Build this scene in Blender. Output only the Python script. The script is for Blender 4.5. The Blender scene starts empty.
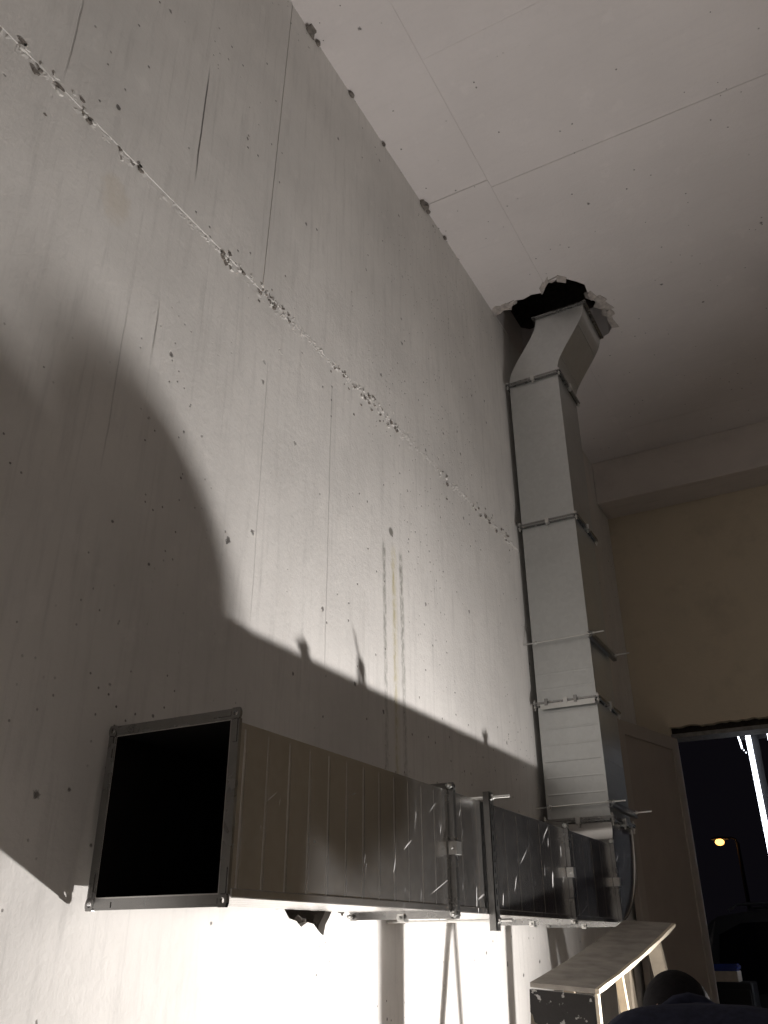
import bpy, bmesh, math, random
from mathutils import Vector, Matrix, noise
random.seed(7)
scene = bpy.context.scene
COL = scene.collection
R = math.radians

# ------------------------------------------------------------------ camera
F_PX, YAW, PITCH, ROLL = 850.0, R(-28.406), R(26.953), R(-0.36)
CAM = Vector((1.4, 0.0, 1.55))
fw = Vector((math.sin(YAW)*math.cos(PITCH), math.cos(YAW)*math.cos(PITCH), math.sin(PITCH)))
rt = Vector((math.cos(YAW), -math.sin(YAW), 0)); up = rt.cross(fw)
rt2 = rt*math.cos(ROLL) + up*math.sin(ROLL); up2 = -rt*math.sin(ROLL) + up*math.cos(ROLL)
cd = bpy.data.cameras.new('camera'); cam = bpy.data.objects.new('camera', cd); COL.objects.link(cam)
cam.matrix_world = Matrix(((rt2.x, up2.x, -fw.x, CAM.x), (rt2.y, up2.y, -fw.y, CAM.y), (rt2.z, up2.z, -fw.z, CAM.z), (0, 0, 0, 1)))
cd.sensor_fit = 'VERTICAL'; cd.sensor_height = 24.0; cd.lens = F_PX/1024*24.0
cd.clip_start = 0.02; cd.clip_end = 300
scene.camera = cam

# ------------------------------------------------------------------ world, exposure
w = bpy.data.worlds.new('night'); scene.world = w; w.use_nodes = True
w.node_tree.nodes['Background'].inputs[0].default_value = (0.012, 0.0105, 0.015, 1)
w.node_tree.nodes['Background'].inputs[1].default_value = 0.22
vs = scene.view_settings
vs.view_transform = 'Standard'; vs.look = 'None'; vs.gamma = 1; vs.use_curve_mapping = False; vs.exposure = 0.15
scene.display_settings.display_device = 'sRGB'

# work lamp standing on the floor (its light is parented to the lamp built further down)
LAMP_POS = Vector((1.37, 3.08, 0.79)); LAMP_DIR = Vector((-0.62, -0.68, 0.36)).normalized(); LAMP_W = 78.0
LAMP_COL = (1.0, 0.955, 0.925)

# ------------------------------------------------------------------ materials
def mat(name):
    m = bpy.data.materials.new(name); m.use_nodes = True
    nt = m.node_tree; b = nt.nodes['Principled BSDF']
    return m, nt, b
def N(nt, typ, **kw):
    n = nt.nodes.new(typ)
    for k, v in kw.items():
        if k in n.inputs: n.inputs[k].default_value = v
        else: setattr(n, k, v)
    return n
def L(nt, a, b): nt.links.new(a, b)
def coords(nt, scale=(1, 1, 1), loc=(0, 0, 0), rot=(0, 0, 0)):
    tc = N(nt, 'ShaderNodeTexCoord'); mp = N(nt, 'ShaderNodeMapping')
    mp.inputs['Scale'].default_value = scale; mp.inputs['Location'].default_value = loc; mp.inputs['Rotation'].default_value = rot
    L(nt, tc.outputs['Object'], mp.inputs[0]); return mp.outputs[0]
def noise_n(nt, vec, scale, detail=4, rough=.55):
    n = N(nt, 'ShaderNodeTexNoise'); n.inputs['Scale'].default_value = scale; n.inputs['Detail'].default_value = detail
    n.inputs['Roughness'].default_value = rough; L(nt, vec, n.inputs['Vector']); return n.outputs['Fac']
def ramp(nt, fac, stops):
    r = N(nt, 'ShaderNodeValToRGB'); e = r.color_ramp.elements
    while len(e) < len(stops): e.new(0.5)
    for el, (p, c) in zip(e, stops):
        el.position = p; el.color = c if len(c) == 4 else (*c, 1)
    L(nt, fac, r.inputs[0]); return r.outputs[0]
def g(v): return (v, v, v)
def mix(nt, fac, a, b, mode='MIX'):
    m = N(nt, 'ShaderNodeMix', data_type='RGBA', blend_type=mode)
    if isinstance(fac, (int, float)): m.inputs[0].default_value = fac
    else: L(nt, fac, m.inputs[0])
    for s, i in ((a, 6), (b, 7)):
        if isinstance(s, tuple): m.inputs[i].default_value = (*s, 1)[:4]
        else: L(nt, s, m.inputs[i])
    return m.outputs[2]
def M(nt, op, a, b=None, c=None, clamp=False):
    m = N(nt, 'ShaderNodeMath', operation=op); m.use_clamp = clamp
    for i, s in enumerate((a, b, c)):
        if s is None: continue
        if isinstance(s, (int, float)): m.inputs[i].default_value = s
        else: L(nt, s, m.inputs[i])
    return m.outputs[0]
def smooth(nt, v, lo, hi, to0=0., to1=1.):
    m = N(nt, 'ShaderNodeMapRange', interpolation_type='SMOOTHSTEP')
    L(nt, v, m.inputs[0]); m.inputs[1].default_value = lo; m.inputs[2].default_value = hi
    m.inputs[3].default_value = to0; m.inputs[4].default_value = to1; return m.outputs[0]
def bump(nt, h, strength, dist, b, prev=None):
    n = N(nt, 'ShaderNodeBump'); n.inputs['Strength'].default_value = strength; n.inputs['Distance'].default_value = dist
    L(nt, h, n.inputs['Height'])
    if prev is not None: L(nt, prev, n.inputs['Normal'])
    L(nt, n.outputs[0], b.inputs['Normal']); return n.outputs[0]

def mat_plain(name, col, rough=.6, metal=0., var=.12, scale=30., bmp=.1, spec=.5):
    m, nt, b = mat(name); v = coords(nt)
    f = noise_n(nt, v, scale)
    c = ramp(nt, f, ((.25, tuple(x*(1-var) for x in col)), (.75, tuple(min(1, x*(1+var)) for x in col))))
    L(nt, c, b.inputs['Base Color']); b.inputs['Roughness'].default_value = rough; b.inputs['Metallic'].default_value = metal
    b.inputs['Specular IOR Level'].default_value = spec
    if bmp: bump(nt, f, bmp, .004, b)
    return m

def mat_concrete(name, col, pits=True, stain=False, cracks=(), mottle=.13, axes=(1, 2), dens=.80, streak=1.0):
    """whitewashed concrete: mottling, vertical brush streaks, pock marks, optional rust/water stain, hairline cracks (y, z0, z1)"""
    m, nt, b = mat(name); v = coords(nt)
    big = noise_n(nt, v, 1.6, 5, .6)
    c = ramp(nt, big, ((.3, tuple(x*(1-mottle) for x in col)), (.7, tuple(x*(1+mottle*.5) for x in col))))
    med = noise_n(nt, coords(nt, (1, 9, 1.1)), 3.0, 5, .65)           # brush / run streaks down the wall
    c = mix(nt, smooth(nt, med, .48, .72, 0, .38*streak), c, tuple(x*.72 for x in col))
    med2 = noise_n(nt, coords(nt, (1, 22, .7), (3, 1, 2)), 2.0, 4, .6)
    c = mix(nt, smooth(nt, med2, .57, .70, 0, .22*streak), c, tuple(x*.62 for x in col))
    wt = noise_n(nt, v, 7.0, 6, .7)
    c = mix(nt, smooth(nt, wt, .57, .66, 0, .25), c, tuple(min(1, x*1.13) for x in col))
    fine = noise_n(nt, v, 60.0, 4, .7)
    c = mix(nt, smooth(nt, fine, .5, .8, 0, .12), c, tuple(x*.7 for x in col))
    hsrc = fine
    if pits:
        sp_ = N(nt, 'ShaderNodeSeparateXYZ'); L(nt, v, sp_.inputs[0]); cb_ = N(nt, 'ShaderNodeCombineXYZ')
        L(nt, sp_.outputs[axes[0]], cb_.inputs[0]); L(nt, sp_.outputs[axes[1]], cb_.inputs[1])
        fine2 = noise_n(nt, v, 110.0, 3, .6); pit = None
        for sc, lim, r0, r1, cs, clo in ((5.0, dens, .018, .050, 1.3, .44), (15.0, dens+.02, .03, .085, 1.9, .47), (34.0, dens+.06, .05, .13, 1.1, .50)):
            vo = N(nt, 'ShaderNodeTexVoronoi', feature='F1', voronoi_dimensions='2D'); vo.inputs['Scale'].default_value = sc
            L(nt, cb_.outputs[0], vo.inputs['Vector'])
            sel = M(nt, 'GREATER_THAN', N_sep(nt, vo.outputs['Color']), lim)
            clump = smooth(nt, noise_n(nt, coords(nt, (1, 1, 1), (sc, 0, 2)), cs, 3), clo, clo+.08)
            wob = M(nt, 'ADD', vo.outputs['Distance'], M(nt, 'MULTIPLY', M(nt, 'SUBTRACT', fine2, .5), .11))
            p_ = M(nt, 'MULTIPLY', M(nt, 'MULTIPLY', sel, clump), smooth(nt, wob, r0, r1, 1, 0))
            pit = p_ if pit is None else M(nt, 'MAXIMUM', pit, p_)
        c = mix(nt, M(nt, 'MULTIPLY', pit, .8), c, (.10, .09, .082))  # shade inside the pits painted dark into the colour
        hsrc = M(nt, 'SUBTRACT', fine, M(nt, 'MULTIPLY', pit, 4.0))
    sx = N(nt, 'ShaderNodeSeparateXYZ'); L(nt, v, sx.inputs[0]); Y, Z = sx.outputs[1], sx.outputs[2]
    wv = noise_n(nt, coords(nt, (1, 1, 1)), 5.0, 4)
    for (cy, z0, z1, wd, amt) in cracks:
        d = M(nt, 'ABSOLUTE', M(nt, 'SUBTRACT', M(nt, 'ADD', Y, M(nt, 'MULTIPLY', M(nt, 'SUBTRACT', wv, .5), .012)), cy))
        k = M(nt, 'MULTIPLY', smooth(nt, d, wd*.4, wd, 1, 0), M(nt, 'MULTIPLY', smooth(nt, Z, z0, z0+.16), smooth(nt, Z, z1-.16, z1, 1, 0)))
        c = mix(nt, M(nt, 'MULTIPLY', k, amt), c, (.10, .09, .085))
        hsrc = M(nt, 'SUBTRACT', hsrc, M(nt, 'MULTIPLY', k, 2.5*amt))
    if stain:   # water stain that ran down from a tie hole: two grey margins, ochre core
        wz = noise_n(nt, coords(nt, (1, .3, 6)), 3.0, 4)
        yy = M(nt, 'ADD', M(nt, 'SUBTRACT', Y, 2.67), M(nt, 'MULTIPLY', M(nt, 'SUBTRACT', wz, .5), .016))
        yl = M(nt, 'ADD', yy, smooth(nt, Z, 2.1, 3.0, .0, .012))
        patch = noise_n(nt, coords(nt, (1, 12, 5)), 6.0, 4, .7)
        top = smooth(nt, Z, 2.94, 3.0, 1, 0)
        for off, wd, colr, amt, zt in ((-.072, .015, (.27, .265, .24), .8, 2.93), (.066, .018, (.26, .255, .23), .8, 2.93), (.000, .010, (.36, .32, .17), .85, 2.84), (.006, .024, (.62, .57, .40), .6, 2.93)):
            d = M(nt, 'ABSOLUTE', M(nt, 'SUBTRACT', yl, off))
            k = smooth(nt, d, wd*.2, wd*1.3, 1, 0)
            k = M(nt, 'MULTIPLY', k, M(nt, 'MULTIPLY', M(nt, 'MULTIPLY', smooth(nt, Z, zt-.04, zt+.02, 1, 0), smooth(nt, Z, 1.70, 1.9)), smooth(nt, patch, .36, .60, .15, 1.0)))
            c = mix(nt, M(nt, 'MULTIPLY', M(nt, 'MULTIPLY', k, amt), smooth(nt, Z, 2.1, 2.9, .6, 1.1)), c, colr)
        d2 = M(nt, 'ADD', M(nt, 'POWER', M(nt, 'MULTIPLY', M(nt, 'SUBTRACT', Y, 2.645), 1.0), 2.0), M(nt, 'POWER', M(nt, 'SUBTRACT', Z, 2.985), 2.0))
        c = mix(nt, smooth(nt, d2, .0001, .0005, .85, 0), c, (.16, .15, .13))
        # ochre patch left by an old plug
        d3 = M(nt, 'ADD', M(nt, 'POWER', M(nt, 'SUBTRACT', Y, 1.10), 2.0), M(nt, 'MULTIPLY', M(nt, 'POWER', M(nt, 'SUBTRACT', Z, 3.31), 2.0), .45))
        d3 = M(nt, 'ADD', d3, M(nt, 'MULTIPLY', M(nt, 'SUBTRACT', wt, .5), .012))
        c = mix(nt, smooth(nt, d3, .0004, .0036, .38, 0), c, (.60, .53, .42))
        for (py, pz, pr_) in ((1.676, 2.554, .016), (2.94, 2.78, .010), (2.05, 4.05, .010), (2.44, 4.16, .010), (1.05, 3.62, .014), (2.02, 2.26, .010), (1.27, 1.40, .012), (1.62, 1.33, .012), (2.3, 1.22, .012), (1.95, 1.30, .010)):
            dd = M(nt, 'ADD', M(nt, 'POWER', M(nt, 'SUBTRACT', Y, py), 2.0), M(nt, 'POWER', M(nt, 'SUBTRACT', Z, pz), 2.0))
            dd = M(nt, 'ADD', dd, M(nt, 'MULTIPLY', M(nt, 'SUBTRACT', fine, .5), pr_**2*3.2))
            c = mix(nt, smooth(nt, dd, pr_**2*.1, pr_**2*.7, .85, 0), c, (.08, .07, .065))  # single pits, their inner shade painted as dark spots
    L(nt, c, b.inputs['Base Color']); b.inputs['Roughness'].default_value = .88; b.inputs['Specular IOR Level'].default_value = .25
    p = bump(nt, hsrc, .35, .004, b)
    bump(nt, big, .25, .03, b, p)
    return m
def N_sep(nt, colsock):
    s = N(nt, 'ShaderNodeSeparateColor'); L(nt, colsock, s.inputs[0]); return s.outputs[0]

def mat_galv(name, base=(.60, .61, .60), rough=.34, scratch=0., wave=.5, direction='z'):
    m, nt, b = mat(name); v = coords(nt)
    vo = N(nt, 'ShaderNodeTexVoronoi'); vo.inputs['Scale'].default_value = 55; L(nt, v, vo.inputs['Vector'])
    sp = N_sep(nt, vo.outputs['Color'])
    dirt = noise_n(nt, v, 6, 5, .6)
    c = ramp(nt, sp, ((0, tuple(x*.97 for x in base)), (1, tuple(min(1, x*1.03) for x in base))))
    c = mix(nt, smooth(nt, dirt, .45, .75, 0, .15), c, tuple(x*.66 for x in base))
    r = M(nt, 'ADD', M(nt, 'MULTIPLY', dirt, .08), rough-.04)
    r = M(nt, 'ADD', r, M(nt, 'MULTIPLY', sp, .015))
    metal = None
    if scratch:
        ks = None
        for i, (rx, sc, th) in enumerate(((R(-33), (1, 5, 75), .70), (R(12), (1, 70, 9), .69), (R(-60), (1, 8, 60), .72), (R(-20), (1, 2.2, 90), .74))):
            tcv = coords(nt, (1, 1, 1), (0, i, 0), (rx, 0, 0)); mp2 = N(nt, 'ShaderNodeMapping'); mp2.inputs['Scale'].default_value = sc; L(nt, tcv, mp2.inputs[0])
            n1 = noise_n(nt, mp2.outputs[0], 1.0, 2, .5)
            k = smooth(nt, n1, th, th+.05)
            ks = k if ks is None else M(nt, 'MAXIMUM', ks, k)
        ks = M(nt, 'MULTIPLY', ks, smooth(nt, noise_n(nt, v, 3.2, 3), .48, .60))
        ks = M(nt, 'MULTIPLY', ks, scratch)
        c = mix(nt, ks, c, (.85, .84, .82))
        L(nt, M(nt, 'SUBTRACT', 1.0, M(nt, 'MULTIPLY', ks, .8)), b.inputs['Metallic'])
    else:
        b.inputs['Metallic'].default_value = 1.0
    L(nt, c, b.inputs['Base Color']); L(nt, r, b.inputs['Roughness'])
    wv = noise_n(nt, v, 2.3, 2)
    if wave: bump(nt, wv, .25*wave, .03, b)
    return m

def mat_emit(name, col, strength):
    m, nt, b = mat(name); b.inputs['Base Color'].default_value = (*col, 1)
    b.inputs['Emission Color'].default_value = (*col, 1); b.inputs['Emission Strength'].default_value = strength
    n = noise_n(nt, coords(nt), 5.0); L(nt, M(nt, 'ADD', M(nt, 'MULTIPLY', n, .1), strength), b.inputs['Emission Strength'])
    return m

WALL_COL = (.72, .70, .67)
m_wall = mat_concrete('whitewashed_concrete', WALL_COL, True, True,
    cracks=((.874, 3.50, 3.95, .004, .45), (1.371, 3.62, 4.22, .0042, .9), (1.302, 2.90, 3.17, .004, .6), (2.19, 2.26, 3.48, .0035, .35), (1.80, 2.3, 3.3, .003, .25), (1.20, 2.5, 3.1, .003, .25)))
m_ceil = mat_concrete('ceiling_plaster', (.72, .68, .665), True, False, mottle=.06, axes=(0, 1), dens=.92, streak=.22)
m_back = mat_concrete('beige_plaster', (.62, .545, .42), False, False, mottle=.05)
m_beam = mat_concrete('beam_concrete', (.66, .61, .57), False, False, mottle=.06)
m_side = mat_concrete('room_plaster', (.84, .80, .76), False, False)
m_floor = mat_concrete('floor_concrete', (.58, .55, .52), True, False, mottle=.15, axes=(0, 1))
m_rub = mat_plain('broken_concrete', (.45, .41, .38), .95, 0, .3, 45, .8)
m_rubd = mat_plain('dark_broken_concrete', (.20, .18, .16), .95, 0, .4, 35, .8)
m_galv = mat_galv('galvanised_sheet', (.60, .615, .61), .36)
m_galvs = mat_galv('scratched_galvanised_sheet', (.60, .59, .575), .245, .75, .0)
m_inner = mat_plain('duct_inner_shade', (.012, .011, .011), .9, 0, .2, 20, .1, .1)  # inner sheet painted black for the darkness inside the duct
m_rail = mat_galv('zinc_rail', (.34, .34, .335), .26, 0, .2)
m_steel = mat_galv('zinc_bolt', (.66, .66, .64), .30, 0, .2)
m_strut = mat_galv('zinc_strut', (.36, .36, .355), .28, 0, .2)
m_hole = mat_plain('slot_shadow_paint', (.02, .02, .02), .9, 0, .1, 20, 0)

# ------------------------------------------------------------------ mesh helpers
def new_obj(name, bm, material, parent=None, smooth_sh=False):
    me = bpy.data.meshes.new(name); bmesh.ops.recalc_face_normals(bm, faces=bm.faces[:])
    bm.to_mesh(me); bm.free()
    if material is not None:
        for mm in (material if isinstance(material, (list, tuple)) else (material,)): me.materials.append(mm)
    if smooth_sh:
        for p in me.polygons: p.use_smooth = True
    o = bpy.data.objects.new(name, me); COL.objects.link(o)
    if parent is not None: attach(o, parent)
    return o
def attach(o, parent):
    o.parent = parent; o.matrix_parent_inverse = pinv(parent)
def world_of(p):
    return p.matrix_basis if p.parent is None else world_of(p.parent) @ p.matrix_parent_inverse @ p.matrix_basis
def pinv(p): return world_of(p).inverted()
def empty(name, loc):
    o = bpy.data.objects.new(name, None); COL.objects.link(o); o.location = loc; o.empty_display_size = .1
    return o
def tag(o, label=None, cat=None, group=None, kind=None):
    for k, v in (('label', label), ('category', cat), ('group', group), ('kind', kind)):
        if v: o[k] = v
    return o
def struct(o, label=None, cat=None): return tag(o, label, cat, None, 'structure')
def a_box(bm, lo, hi, mi=0):
    vs_ = [bm.verts.new((x, y, z)) for x in (lo[0], hi[0]) for y in (lo[1], hi[1]) for z in (lo[2], hi[2])]
    for f in ((0, 1, 3, 2), (4, 6, 7, 5), (0, 4, 5, 1), (2, 3, 7, 6), (0, 2, 6, 4), (1, 5, 7, 3)):
        fc = bm.faces.new([vs_[i] for i in f]); fc.material_index = mi
    return vs_
def a_hexa(bm, bot, top):
    b_ = [bm.verts.new(p) for p in bot]; t_ = [bm.verts.new(p) for p in top]; n = len(b_)
    bm.faces.new(b_[::-1]); bm.faces.new(t_)
    for i in range(n): bm.faces.new((b_[i], b_[(i+1) % n], t_[(i+1) % n], t_[i]))
def a_beam(bm, p, q, wx, wy, upv=(0, 0, 1), taper=1.0):
    p = Vector(p); q = Vector(q); d = (q-p).normalized(); u = d.cross(Vector(upv))
    if u.length < 1e-4: u = d.cross(Vector((0, 1, 0)))
    u.normalize(); v = d.cross(u)
    def ring(c, k): return [c+u*(sx*wx/2*k)+v*(sy*wy/2*k) for sx, sy in ((-1, -1), (1, -1), (1, 1), (-1, 1))]
    a_hexa(bm, ring(p, 1), ring(q, taper))
def a_cyl(bm, p, q, r, n=10, r2=None):
    p = Vector(p); q = Vector(q); d = (q-p).normalized(); u = d.orthogonal().normalized(); v = d.cross(u)
    r2 = r if r2 is None else r2
    a_hexa(bm, [p+(u*math.cos(2*math.pi*i/n)+v*math.sin(2*math.pi*i/n))*r for i in range(n)],
           [q+(u*math.cos(2*math.pi*i/n)+v*math.sin(2*math.pi*i/n))*r2 for i in range(n)])
def a_tubepath(bm, pts, r, n=8, closed=False):
    pts = [Vector(p) for p in pts]; rings = []
    pv = None
    for i, p in enumerate(pts):
        d = (pts[min(i+1, len(pts)-1)]-pts[max(i-1, 0)]).normalized()
        u = d.orthogonal().normalized() if pv is None else (pv-d*pv.dot(d)).normalized()
        pv = u; v = d.cross(u)
        rr = r[i] if isinstance(r, (list, tuple)) else r
        rings.append([bm.verts.new(p+(u*math.cos(2*math.pi*k/n)+v*math.sin(2*math.pi*k/n))*rr) for k in range(n)])
    for a, b in zip(rings, rings[1:]):
        for k in range(n): bm.faces.new((a[k], a[(k+1) % n], b[(k+1) % n], b[k]))
    bm.faces.new(rings[0][::-1]); bm.faces.new(rings[-1])
def bevel(bm, w, seg=1):
    bmesh.ops.bevel(bm, geom=bm.edges[:], offset=w, segments=seg, affect='EDGES', clamp_overlap=True)
def boxo(name, lo, hi, m, parent=None, bev=0):
    bm = bmesh.new(); a_box(bm, lo, hi)
    if bev: bevel(bm, bev)
    return new_obj(name, bm, m, parent)
def eval_mesh(o):
    dg = bpy.context.evaluated_depsgraph_get(); dg.update()
    me = bpy.data.meshes.new_from_object(o.evaluated_get(dg)); old = o.data
    o.modifiers.clear(); o.data = me; me.name = old.name; bpy.data.meshes.remove(old)
def cut(o, cutter):
    md = o.modifiers.new('b', 'BOOLEAN'); md.object = cutter; md.operation = 'DIFFERENCE'; md.solver = 'EXACT'
    eval_mesh(o)
def prism(name, pts, z0, z1, m, axis='z', jit=0, parent=None):
    """closed polygon prism; axis z: pts=(x,y); axis x: pts=(y,z)"""
    bm = bmesh.new()
    mk = (lambda a, b, c: (a, b, c)) if axis == 'z' else (lambda a, b, c: (c, a, b))
    a_hexa(bm, [mk(a, b, z0) for a, b in pts], [mk(a+random.uniform(-jit, jit), b+random.uniform(-jit, jit), z1) for a, b in pts])
    return new_obj(name, bm, m, parent)

# ------------------------------------------------------------------ the room
CEIL, YB, XR, YF = 5.12, 6.57, 5.6, -3.2
ZS = 3.495      # construction joint in the left wall
struct(boxo('floor', (-.3, YF-.2, -.2), (XR+.2, YB+.3, 0), m_floor))

# left wall: a recessed backing and poured panels in front of it
wl = struct(boxo('wall_left', (-.30, YF, 0), (-.022, YB+.25, CEIL+.3), m_rubd))
lower = [(YF, -.6), (-.595, 2.04), (2.0, 4.47), (4.473, YB+.25)]
lower = [(YF, -.6), (-.597, YB+.25)]
panels = []
for (a, b) in lower:
    panels.append(boxo('wall_panel', (-.022, a, 0), (0, b, ZS-.001), m_wall, wl))
ups = [YF, -1.2, .30, 1.770, 6.85]
for i, (a, b) in enumerate(zip(ups, ups[1:])):
    off = (.0, .0015, .003, 0)[i]
    k = .030      # the cold joints lean a little
    panels.append(prism('wall_panel', [(a+.004-k, ZS+.001), (b-.004-k, ZS+.001), (b-.004+k, CEIL+.1), (a+.004+k, CEIL+.1)], -.022, off, m_wall, 'x', 0, wl))
# broken pocket in the wall under the duct
hp = [(2.02, 1.640), (2.05, 1.612), (2.085, 1.606), (2.11, 1.592), (2.14, 1.604), (2.17, 1.600), (2.205, 1.578), (2.222, 1.572), (2.232, 1.600), (2.25, 1.618), (2.268, 1.640), (2.262, 1.70), (2.20, 1.725), (2.12, 1.72), (2.05, 1.70)]
cutter = prism('cutter', hp, -.2, .2, None, 'x', 0)
cut(panels[1], cutter); cut(wl, cutter)
bpy.data.objects.remove(cutter)
# chips of concrete on the pocket's rim
for k in range(9):
    y, z = hp[k+1]; bm = bmesh.new(); s = random.uniform(.008, .016)
    bmesh.ops.create_icosphere(bm, subdivisions=1, radius=s, matrix=Matrix.Translation((-.035, y, z)))
    for v in bm.verts: v.co += Vector([random.uniform(-.5, .5)*s for _ in range(3)])
    new_obj('concrete_chip', bm, m_rubd, wl)

# rough lip of the construction joint
def seam_strip():
    bm = bmesh.new(); n = 900; mrows = 13; y0, y1 = -.6, 4.6
    grid = []
    for i in range(n+1):
        y = y0+(y1-y0)*i/n; row = []
        for j in range(mrows):
            t = j/(mrows-1)*2-1
            zc = ZS + .012*noise.noise(Vector((y*1.2, 3, 0)))
            hw = .034+.018*noise.noise(Vector((y*3, 7, 1)))
            env = max(0, 1-abs(t)**2.2)
            nz = noise.noise(Vector((y*38, t*1.6, 5)))+.9*noise.noise(Vector((y*110, t*4.2, 9)))
            amp = .5+.5*noise.noise(Vector((y*2.1, 0, 2)))
            amp = max(.15, amp*1.4)
            h = env*(.0012+.0060*amp*nz) - .001 - .002*(abs(t) > .99)
            row.append(bm.verts.new((h, y, zc+t*hw+.004*noise.noise(Vector((y*40, t*4, 1))))))
        grid.append(row)
    for a, b in zip(grid, grid[1:]):
        for j in range(mrows-1): bm.faces.new((a[j], b[j], b[j+1], a[j+1]))
    return new_obj('joint_lip', bm, m_wall, wl, False)
m_seam = mat_plain('joint_mortar', (.585, .565, .52), .95, 0, .16, 55, .5)
m_crumb = mat_plain('pale_crumb', (.66, .645, .61), .95, 0, .1, 60, .4)
seam_strip()
# raised specks on the joint: dark ones paint pock-hole shade, pale ones are crumbs
random.seed(11)
for k in range(190):
    y = random.uniform(.45, 4.05)
    if noise.noise(Vector((y*2.6, 1, 4))) < -.05: continue
    z = ZS + random.gauss(0, .020) + .012*noise.noise(Vector((y*1.2, 3, 0)))
    if random.random() < .16: z += random.gauss(-.03, .07)
    r_ = random.uniform(.0025, .0075)*(1.5 if y < .9 else 1)
    bm = bmesh.new(); n = 8; xf = .0062 if abs(z-ZS) < .04 else .0012
    pts = [(xf, y+r_*1.5*math.cos(2*math.pi*i/n)*random.uniform(.5, 1.1), z+r_*math.sin(2*math.pi*i/n)*random.uniform(.5, 1.3)) for i in range(n)]
    a_hexa(bm, [(-.004, p[1], p[2]) for p in pts], pts)
    new_obj('joint_speck', bm, (m_rubd if random.random() < .62 else m_crumb), wl)
# plaster crumbs in the wall / ceiling corner
for (y, s) in ((1.93, .020), (2.28, .011), (3.05, .022), (3.32, .009), (2.6, .008), (1.99, .010), (3.10, .011)):
    bm = bmesh.new()
    bmesh.ops.create_icosphere(bm, subdivisions=2, radius=s, matrix=Matrix.Translation((.006, y, CEIL-.012)))
    for v in bm.verts: v.co += Vector([random.uniform(-.35, .35)*s for _ in range(3)]); v.co.y = y+(v.co.y-y)*1.5
    new_obj('plaster_crumb', bm, m_rubd, wl)

# ceiling: slabs with open joints, a broken hole where the riser goes through
hole = [(.012, 4.05), (.06, 4.035), (.11, 4.06), (.16, 4.02), (.21, 4.035), (.27, 4.02), (.33, 4.035), (.365, 3.99), (.40, 3.955), (.45, 3.965), (.50, 3.985), (.55, 4.04), (.585, 4.09), (.58, 4.17), (.60, 4.24), (.635, 4.29), (.645, 4.38), (.625, 4.47), (.63, 4.56), (.59, 4.62), (.50, 4.66), (.38, 4.65), (.25, 4.68), (.13, 4.66), (.05, 4.67), (.012, 4.62)]
hcut = prism('cutter', [(a-.01 if i in (0, 25) else a, b) for i, (a, b) in enumerate(hole)], 4.9, 5.7, None, 'z', .0)
ce = struct(boxo('ceiling', (-.3, YF, CEIL+.004), (XR+.2, YB+.25, CEIL+.28), m_ceil)); cut(ce, hcut)
XJ = .372
slabs = []
for i, (a, b) in enumerate(((YF, -.1), (-.1, 1.52), (1.52, 3.065), (3.065, YB+.2))):
    slabs.append(boxo('ceiling_slab', (.0, a+.002, CEIL), (XJ-.002, b-.002, CEIL+.010), m_ceil, ce))
ys = [YF+.8*i for i in range(0, 20)]
ys = [2.292-.8*i for i in range(7, 0, -1)] + [2.292, 3.12, 4.25, 5.05, 5.85, YB+.2]
for i, (a, b) in enumerate(zip(ys, ys[1:])):
    dz = (0, .0008, -.0005)[i % 3]
    slabs.append(boxo('ceiling_slab', (XJ+.002, a+.0006, CEIL+dz), (XR+.1, b-.0006, CEIL+.010), m_ceil, ce))
for s in slabs:
    if s.data.vertices[0].co.y < 4.7 and max(v.co.y for v in s.data.vertices) > 3.9: cut(s, hcut)
bpy.data.objects.remove(hcut)
# torn plaster flakes hanging round the hole
random.seed(5)
def flake(pts, th=.014, m=None):
    bm = bmesh.new()
    a_hexa(bm, [Vector(p) for p in pts], [Vector(p)+Vector((random.uniform(-.004, .004), random.uniform(-.004, .004), th)) for p in pts])
    return new_obj('plaster_flake', bm, m or m_rub, ce)
for i in range(len(hole)-4):
    if i in (3, 4, 5, 10, 11, 12, 18, 19, 20, 21): continue
    (x0, y0), (x1, y1) = hole[i], hole[i+1]
    cx, cy = .32, 4.34
    def out(x, y, k): 
        d = Vector((x-cx, y-cy)).normalized(); return x+d.x*k, y+d.y*k
    k1, k2 = random.uniform(.01, .05), random.uniform(.01, .05)
    zi = CEIL-random.uniform(.012, .035)
    ax, ay = out(x0, y0, -.006); bx_, by_ = out(x1, y1, -.006)
    cx2, cy2 = out(x1, y1, k1); dx2, dy2 = out(x0, y0, k2)
    cx2 = max(cx2, .012); dx2 = max(dx2, .012); ax = max(ax, .012); bx_ = max(bx_, .012)
    flake([(ax, ay, zi+random.uniform(0, .02)), (bx_, by_, zi+random.uniform(0, .02)), (cx2, cy2, CEIL-.004), (dx2, dy2, CEIL-.004)])
for (x, y, s) in ((.03, 4.06, .05), (.09, 4.05, .045), (.14, 4.05, .03), (.60, 4.23, .045), (.63, 4.33, .05), (.64, 4.42, .05), (.645, 4.52, .035), (.42, 3.97, .03)):
    bm = bmesh.new()
    bmesh.ops.create_icosphere(bm, subdivisions=2, radius=s, matrix=Matrix.Translation((x, y, CEIL+.03)))
    for v in bm.verts:
        v.co.z = CEIL+.03+(v.co.z-CEIL-.03)*.9
        v.co += Vector([random.uniform(-.28, .28)*s for _ in range(3)]); v.co.x = max(v.co.x, .004)
    new_obj('broken_concrete', bm, m_rub, ce)
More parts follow.
